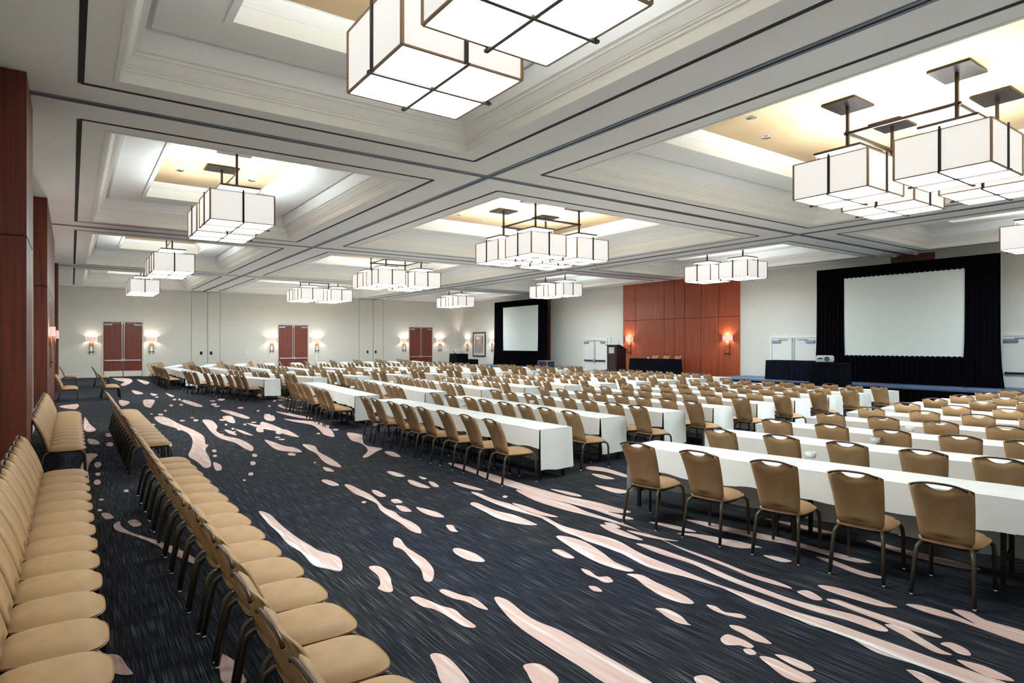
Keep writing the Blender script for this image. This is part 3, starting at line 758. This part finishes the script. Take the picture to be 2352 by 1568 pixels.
# block R
xR = [4.84, 6.47, 7.94, 9.38, 10.74, 12.1, 13.57, 14.93, 16.3, 17.7]
yR = [4.81, 4.95, 5.13, 5.13, 5.14, 5.16, 5.26, 5.3, 5.3, 5.27]
rnd = random.Random(3)
for ri in range(10):
    tilt = R(9); d = Vector((-math.sin(tilt), math.cos(tilt))); L = 5.5
    left = Vector((xR[ri]+.68, yR[ri]+.52)); p0 = left-d*L
    table_row('R', ri, p0, tilt, L, ri < 4)
    seats('R', ri, p0, tilt, [L-.59-c_ for c_ in (0, .73, 1.43, 2.11, 2.73, 3.35, 3.99)], .02, -.36)
# block C
xC = [4.73, 6.34, 7.87, 9.3, 10.73, 12.13, 13.56, 14.97, 16.5]
for ri in range(9):
    y0, L = (7.04, 6.0) if ri == 0 else (7.54, 5.25)
    x0 = xC[ri]+(.75 if ri == 0 else .79)
    table_row('C', ri, (x0, y0), 0, L, ri < 5)
    yy = [7.24, 7.9, 8.61, 9.3, 9.86, 10.51, 11.29, 11.88] if ri == 0 else [7.42, 8.04, 8.66, 9.27, 9.92, 10.5, 11.2, 11.86]
    seats('C', ri, (x0, y0), 0, [y-y0 for y in yy], .025, xC[ri]+.385-x0)
# block B3
xB3 = [5.5, 7.36, 9.05, 10.5, 12.0, 13.46, 15.05, 16.5, 17.95, 19.4]
for ri in range(10):
    tilt = -R(5)
    table_row('B3', ri, (xB3[ri], 14.2), tilt, 6.1, ri < 3)
    yy = [14.23, 14.74, 15.23, 16.17, 16.7, 17.3, 17.85, 18.34, 18.83] if ri == 0 else [14.18, 14.72, 15.24, 16.05, 16.62, 17.15, 17.75, 18.27, 18.8]
    seats('B3', ri, (xB3[ri], 14.2), tilt, [y-14.2 for y in yy], .03, -.36)
# block B4
for ri in range(10):
    tilt = R(12)
    table_row('B4', ri, (5.5+1.69*ri, 22.75), tilt, 6.1, ri < 1)
    yy = [22.6, 23.1, 23.75, 24.65, 25.2, 25.75, 26.9, 27.4, 27.9]
    seats('B4', ri, (5.5+1.69*ri, 22.75), tilt, [y-22.6+.05 for y in yy], .03, -.4)
for ri in range(10):
    table_row('B5', ri, (4.05+1.69*ri, 30.3), 0, 6.0, False)
    seats('B5', ri, (4.05+1.69*ri, 30.3), 0, [.3+.62*i+.12*(i//3) for i in range(9)], .03, -.42)
for ri in range(10):
    table_row('B6', ri, (3.95+1.69*ri, 37.4), -R(14), 5.6, False)
    seats('B6', ri, (3.95+1.69*ri, 37.4), -R(14), [.3+.6*i+.1*(i//3) for i in range(8)], .03, -.42)
# two spare lines on the left
LINE = []
for i, y in enumerate([2.6+.452*k for k in range(15)]): LINE.append(('L1', 0, i, -.105, y))
for i, y in enumerate([11.25+.46*k for k in range(13)]): LINE.append(('L1', 1, i, -.09, y))
for i, y in enumerate([26.3, 26.8, 27.3, 36.0, 36.5]): LINE.append(('L1', 2, i, -.08, y))
for i, y in enumerate([1.98+.475*k for k in range(16)]): LINE.append(('L2', 0, i, 1.0+(.02 if 2 < i < 6 else 0), y))
for i, y in enumerate([11.0+.46*k for k in range(13)]): LINE.append(('L2', 1, i, 1.0, y))
for i, y in enumerate([26.4, 26.9, 27.4, 34.5, 35.0]): LINE.append(('L2', 2, i, 1.16, y))
runs = ['nearest run', 'second run', 'farthest run']
nch = 0
for ln, g, i, x, y in LINE:
    lab = 'tan banquet chair, %s from near end, %s %s' % (ORD[i], runs[g], 'along the left wall' if ln == 'L1' else 'in the open carpet line')
    place_chair(x, y, R(random.uniform(-1.2, 1.2)), lab, GRP[ln], y < 10); nch += 1
ROWW = ['first', 'second', 'third', 'fourth', 'fifth', 'sixth', 'seventh', 'eighth', 'ninth', 'tenth']
quota = 300-nch
cand.sort(key=lambda c: math.hypot(c[4], c[5]) + (0 if c[0] != 'B5' and c[0] != 'B6' else 100))
for k, (blk, ri, i, n, x, y, a) in enumerate(cand):
    if k < quota:
        if blk == 'R': lab = 'brown banquet chair, %s from left, %s row, %s' % (ORD[i], ROWW[ri], BLK[blk])
        else: lab = 'brown banquet chair, %s from right, %s row, %s' % (ORD[i], ROWW[ri], BLK[blk])
        place_chair(x, y, a, lab, GRP[blk], math.hypot(x, y) < 11)
    else: crowd_chair(x, y, a)
if crowd.v:
    o = part('distant_chairs', crowd, ['fabric', 'rail'], None, True); o['kind'] = 'stuff'
    tag(o, 'crowd of small brown banquet chairs in the far rows', 'chairs')
# small white dishes on the tables
dish = MB().lathe([(.045, 0), (.052, .006), (.057, .06), (.053, .06), (.048, .02), (.02, .018)], (0, 0, 0), 14).mesh('sugar_dish', 'ceramic', True)
DISH = [(1065, 934, 'first row of the second block from the right'), (1222, 927, 'second row of the second block from the right'), (1364, 916, 'third row of the second block from the right'),
        (1473, 908, 'fourth row of the second block from the right'), (1862, 1052, 'first row at the right edge'), (2011, 1017, 'second row at the right edge'), (2089, 991, 'third row at the right edge'),
        (772, 883, 'first row of the third block, farther one'),
        (810, 892, 'first row of the third block, nearer one'), (899, 880, 'second row of the third block'), (1022, 876, 'third row of the third block'), (1077, 883, 'third row of the third block, nearer one'),
        (1112, 873, 'fourth row of the third block'), (2225, 950, 'fifth row at the right edge'), (1188, 878, 'fifth row of the third block')]
for px, py, w in DISH:
    x, y = un(px, py, TZ)
    tag(link('sugar_dish', dish, None, (x, y, TZ+.0065)), 'small white dish on the cloth, '+w, 'dish', 'white dishes on the tables')
# ------------------------------------------------------------------ stage, screens, lectern
SZ = .5
def riser(y0, y1, x0, label):
    r = empty('stage_riser', (0, 0, 0))
    part('deck', MB().box(x0, XR-.12, y0+.004, y1-.004, SZ-.06, SZ), 'deck', r)
    m = MB(); n = int((y1-y0)*14)
    m.grid(lambda u, v: (x0+.02+.018*math.sin(u*n*2.2), y0+.004+(y1-y0-.008)*u, .01+(SZ-.07)*v), n*2, 1)
    part('skirt', m, 'drape', r, True)
    return tag(r, label, 'stage riser', 'stage risers along the right wall')
for k in range(6): riser(6.55+1.83*k, 6.55+1.83*(k+1), 23.1, 'blue topped black skirted stage riser, %s from right, big screen side' % ORD[k])
for k in range(3): riser(19.85+2.1*k, 19.85+2.1*(k+1), 23.0, 'stage riser before the wood panelling, %s from right' % ORD[k])
for k in range(5): riser(29.4+1.95*k, 29.4+1.95*(k+1), 23.1, 'blue topped stage riser, %s from right, far screen side' % ORD[k])
def projection(y0, y1, label):
    X = 24.9; yl0, yl1 = y0+.98, y1-1.1; zb, zt, ztop = 1.52, 4.56, 4.97
    r = empty('projection_screen', (X, (y0+y1)/2, SZ)); r_inv = Vector((-X, -(y0+y1)/2, -SZ))
    def add(name, m, mat, sm=False):
        m.v = [(a-X, b-(y0+y1)/2, c-SZ) for a, b, c in m.v]; return part(name, m, mat, r, sm)
    add('screen_surface', MB().grid(lambda u, v: (X+.02, yl0+(yl1-yl0)*u, zb+(zt-zb)*v), 4, 4), 'screen')
    add('screen_frame', MB().box(X+.03, X+.06, yl0-.06, yl1+.06, zb-.06, zb).box(X+.03, X+.06, yl0-.06, yl1+.06, zt, zt+.06).box(X+.03, X+.06, yl0-.06, yl0, zb, zt).box(X+.03, X+.06, yl1, yl1+.06, zb, zt)
        .box(X+.06, X+.1, yl0-.1, yl0-.05, SZ, ztop-.1).box(X+.06, X+.1, yl1+.05, yl1+.1, SZ, ztop-.1).box(X-.35, X+.6, yl0-.12, yl0-.06, SZ, SZ+.03).box(X-.35, X+.6, yl1+.06, yl1+.12, SZ, SZ+.03), 'blackm')
    def pleat(a, b, z0, z1, flare, name):
        n = int((b-a)*16)
        def fn(u, v):
            y = a+(b-a)*u; z = z0+(z1-z0)*v
            return (X+.012-.03*flare*(1-v)**2+.022*math.sin(y*38)+.008*math.sin(y*91+1), y+(flare*.12*(1-v)**6*(1 if u > .99 else -1 if u < .01 else 0)), z)
        add(name, MB().grid(fn, n*4, 6), 'drape', True)
    pleat(y0, yl0+.02, SZ+.01, ztop, 1, 'side_drape'); pleat(yl1-.02, y1, SZ+.01, ztop, 1, 'side_drape')
    pleat(yl0, yl1, zt-.02, ztop+.0, 0, 'top_valance'); pleat(yl0, yl1, SZ+.01, zb+.02, 1, 'bottom_skirt')
    return tag(r, label, 'projection screen', 'draped projection screens')
projection(7.4, 13.6, 'large white projection screen in black drapes at the right, facing the second block')
projection(31.2, 37.4, 'far smaller looking white projection screen in black drapes by the framed picture')
# lectern
t = empty('lectern', (24.0, 24.2, SZ))
part('body', MB().prism([(-.30, .1), (.42, .1), (.42, 1.16), (-.12, 1.40), (-.30, 1.40)], -.36, .36), 'lectern', t)
part('plinth', MB().box(-.34, .46, -.4, .4, 0, .1), 'lectern', t)
part('reading_desk', MB().prism([(-.35, 1.40), (-.1, 1.40), (.47, 1.15), (.47, 1.18), (-.09, 1.44), (-.35, 1.44)], -.42, .42), 'lectern', t)
part('front_moulding', MB().box(-.315, -.3, -.28, .28, .2, .24).box(-.315, -.3, -.28, .28, .86, .9).box(-.315, -.3, -.28, -.24, .24, .86).box(-.315, -.3, .24, .28, .24, .86), 'lectern', t)
pl = part('name_plate', MB().box(-.318, -.3, -.2, .2, .98, 1.3), 'paper', t)
part('plate_lettering', MB().box(-.321, -.318, -.13, .09, 1.18, 1.215), 'closer', pl)
part('microphone', MB().tube([(-.2, .14, 1.44), (-.2, .14, 1.75)], .006, 6).lathe([(.012, 0), (.016, .03), (.008, .09)], (-.2, .14, 1.75), 8), 'blackm', t)
part('microphone', MB().tube([(-.05, -.2, 1.42), (.0, -.2, 1.5), (.03, -.2, 1.55)], .006, 6).tube([(.03, -.2, 1.55), (.06, -.2, 1.6)], .014, 8), 'blackm', t)
tag(t, 'dark wooden lectern with a pale name plate and microphones beside the white exit doors', 'lectern')
# black-clothed tables
def cloth_box(sx, sy, h, flare, seed, n=12):
    rnd = random.Random(seed); m = MB(); m.grid(lambda u, v: ((u-.5)*sx, (v-.5)*sy, h), 2, 4)
    per = []
    for i in range(n): per.append((-sx/2, -sy/2+sy*i/n))
    for i in range(max(4, n//3)): per.append((-sx/2+sx*i/max(4, n//3), sy/2))
    for i in range(n): per.append((sx/2, sy/2-sy*i/n))
    for i in range(max(4, n//3)): per.append((sx/2-sx*i/max(4, n//3), -sy/2))
    k = len(per); ph = rnd.uniform(0, 6)
    def fn(u, v):
        i = int(round(u*k*3)); j = i//3 % k; f = (i % 3)/3; a, b = per[j], per[(j+1) % k]
        x, y = a[0]+(b[0]-a[0])*f, a[1]+(b[1]-a[1])*f
        s = 1+flare*v*(1+.5*math.sin(i*1.9+ph))
        return (x*s, y*(1+(s-1)*sx/sy), h-(h-.012)*v)
    m.grid(fn, k*3, 4); return m
def black_table(name, x, y, z, sx, sy, h, flare, label, seed):
    t = empty(name, (x, y, z))
    part('tablecloth', cloth_box(sx, sy, h, flare, seed), 'bcloth', t, True, True)
    part('tabletop', MB().box(-sx/2+.01, sx/2-.01, -sy/2+.01, sy/2-.01, h-.03, h-.006), 'underframe', t)
    for a in (-1, 1):
        for b in (-1, 1): part('leg', MB().box(a*(sx/2-.08)-.02, a*(sx/2-.08)+.02, b*(sy/2-.1)-.02, b*(sy/2-.1)+.02, 0, h-.03), 'blackm', t)
    return tag(t, label, 'table')
black_table('head_table', 23.9, 21.35, SZ, .75, 2.75, .74, .1, 'head table under a black cloth on the stage before the wood panelling', 1)
black_table('side_table', 24.1, 13.95, SZ, .75, 2.35, .8, .12, 'long black clothed table on the stage left of the big screen', 2)
black_table('projector_stand', 22.2, 11.6, 0, .75, 1.05, 1.29, .16, 'tall black skirted stand carrying the projector before the big screen', 3)
black_table('projector_cart', 20.6, 35.1, 0, .8, 1.0, 1.36, .12, 'black skirted cart with projector before the far screen', 4)
black_table('low_table', 24.3, 40.4, 0, .75, 2.4, .85, .05, 'low black clothed table under the framed picture', 5)
for i, y in enumerate((22.35, 21.6, 20.85)):
    place_chair(24.75, y, R(180), 'tan banquet chair behind the head table, %s from left' % ORD[i], 'chairs at the head table', False, SZ)
part_ = tag(link('sugar_dish', dish, None, (23.7, 21.6, SZ+.745)), 'small white card dish on the black head table', 'dish')
def projector(loc, rz, label):
    t = empty('projector', loc, rz)
    m = MB(); N = 24; prof = []
    for i in range(N):
        a = 2*math.pi*i/N; c, s = math.cos(a), math.sin(a); prof.append((.24*math.copysign(abs(c)**.35, c), .21*math.copysign(abs(s)**.45, s)))
    rings = [(1.0, .03), (1.04, .06), (1.04, .13), (.98, .17), (.85, .19)]
    for k, z in rings: m.v += [(x*k, y*k, z) for x, y in prof]
    for j in range(len(rings)-1):
        for i in range(N): m.face((j*N+i, j*N+(i+1) % N, (j+1)*N+(i+1) % N, (j+1)*N+i))
    m.face(tuple(range(N))[::-1]); m.face(tuple(range(4*N, 5*N)))
    part('casing', m, 'plastic', t)
    l = MB(); l.tube([(.2, .06, .105), (.265, .06, .105)], .062, 14); part('lens', l, 'lens', t)
    part('lens_ring', MB().tube([(.24, .06, .105), (.258, .06, .105)], .07, 14), 'plastic', t)
    part('vent', MB().box(.24, .256, -.15, -.05, .1, .13), 'blackm', t)
    for a, b in ((.18, .14), (.18, -.14), (-.18, 0)): part('foot', MB().lathe([(.02, 0), (.02, .035)], (a, b, 0), 8), 'blackm', t)
    t.scale = (1.35, 1.35, 1.4)
    return tag(t, label, 'projector', 'projectors')
projector((22.1, 11.75, 1.293), R(205), 'pale grey projector on the black stand before the big screen')
projector((20.6, 35.1, 1.363), R(160), 'white projector on the black cart before the far screen')
# road case by the far screen
t = empty('equipment_case', (24.3, 30.6, SZ))
part('case_body', MB().box(-.3, .3, -.45, .45, .02, .42), 'case', t)
m = MB()
for a in (-.3, .3):
    for b in (-.45, .45): m.box(a-.015, a+.015, b-.015, b+.015, .0, .44)
for a in (-.3, .3): m.box(a-.015, a+.015, -.45, .45, .41, .44)
for b in (-.45, .45): m.box(-.3, .3, b-.015, b+.015, .41, .44)
part('edge_trim', m, 'steel', t)
part('cable', MB().tube([(0, -.1, .43), (.02, -.12, .6), (.0, .0, .72), (-.02, .12, .6), (0, .14, .43)], .012, 6), 'blackm', t)
tag(t, 'blue black equipment case with steel edges beside the far screen', 'case')
# framed picture
t = empty('framed_picture', (XR-.002, 41.2, 1.0)); w, h = .93, 1.92
part('picture_frame', MB().box(-.05, 0, -w, w, 0, .11).box(-.05, 0, -w, w, h-.11, h).box(-.05, 0, -w, -w+.11, .11, h-.11).box(-.05, 0, w-.11, w, .11, h-.11), 'artframe', t)
part('mat_board', MB().box(-.03, 0, -w+.11, w-.11, .11, h-.11), 'mat', t)
part('print', MB().box(-.034, -.03, -w+.27, w-.27, .28, h-.28), 'art', t)
part('glass', MB().box(-.042, -.038, -w+.11, w-.11, .11, h-.11), 'glass', t)
tag(t, 'tall dark framed abstract picture between two sconces beside the far screen', 'picture')
# thermostats and switches
for loc, rz, w in [((9.6, YF-.001, 1.45), 0, 'on the far wall left of the middle doors'), ((25.0, YF-.001, 1.45), 0, 'on the far wall above the projector cart')]:
    tag(part('thermostat', MB().box(-.06, .06, -.03, 0, -.06, .06).box(-.03, .03, -.034, -.03, -.02, .03), 'ceramic', None, loc=loc, rotz=rz), 'small white thermostat '+w, 'thermostat')
o = part('wall_alarm', MB().box(0, .05, -.07, .07, -.08, .08).box(.05, .075, -.04, .04, -.05, .05), 'ceramic', None, loc=(XL, 15.5, 2.5)); tag(o, 'white alarm strobe on the left wall between the wood columns', 'alarm')
o = part('wall_outlet', MB().box(0, .02, -.06, .06, -.1, .1), 'ceramic', None, loc=(XL, 15.0, .95)); tag(o, 'white outlet plate low on the left wall between the wood columns', 'outlet')
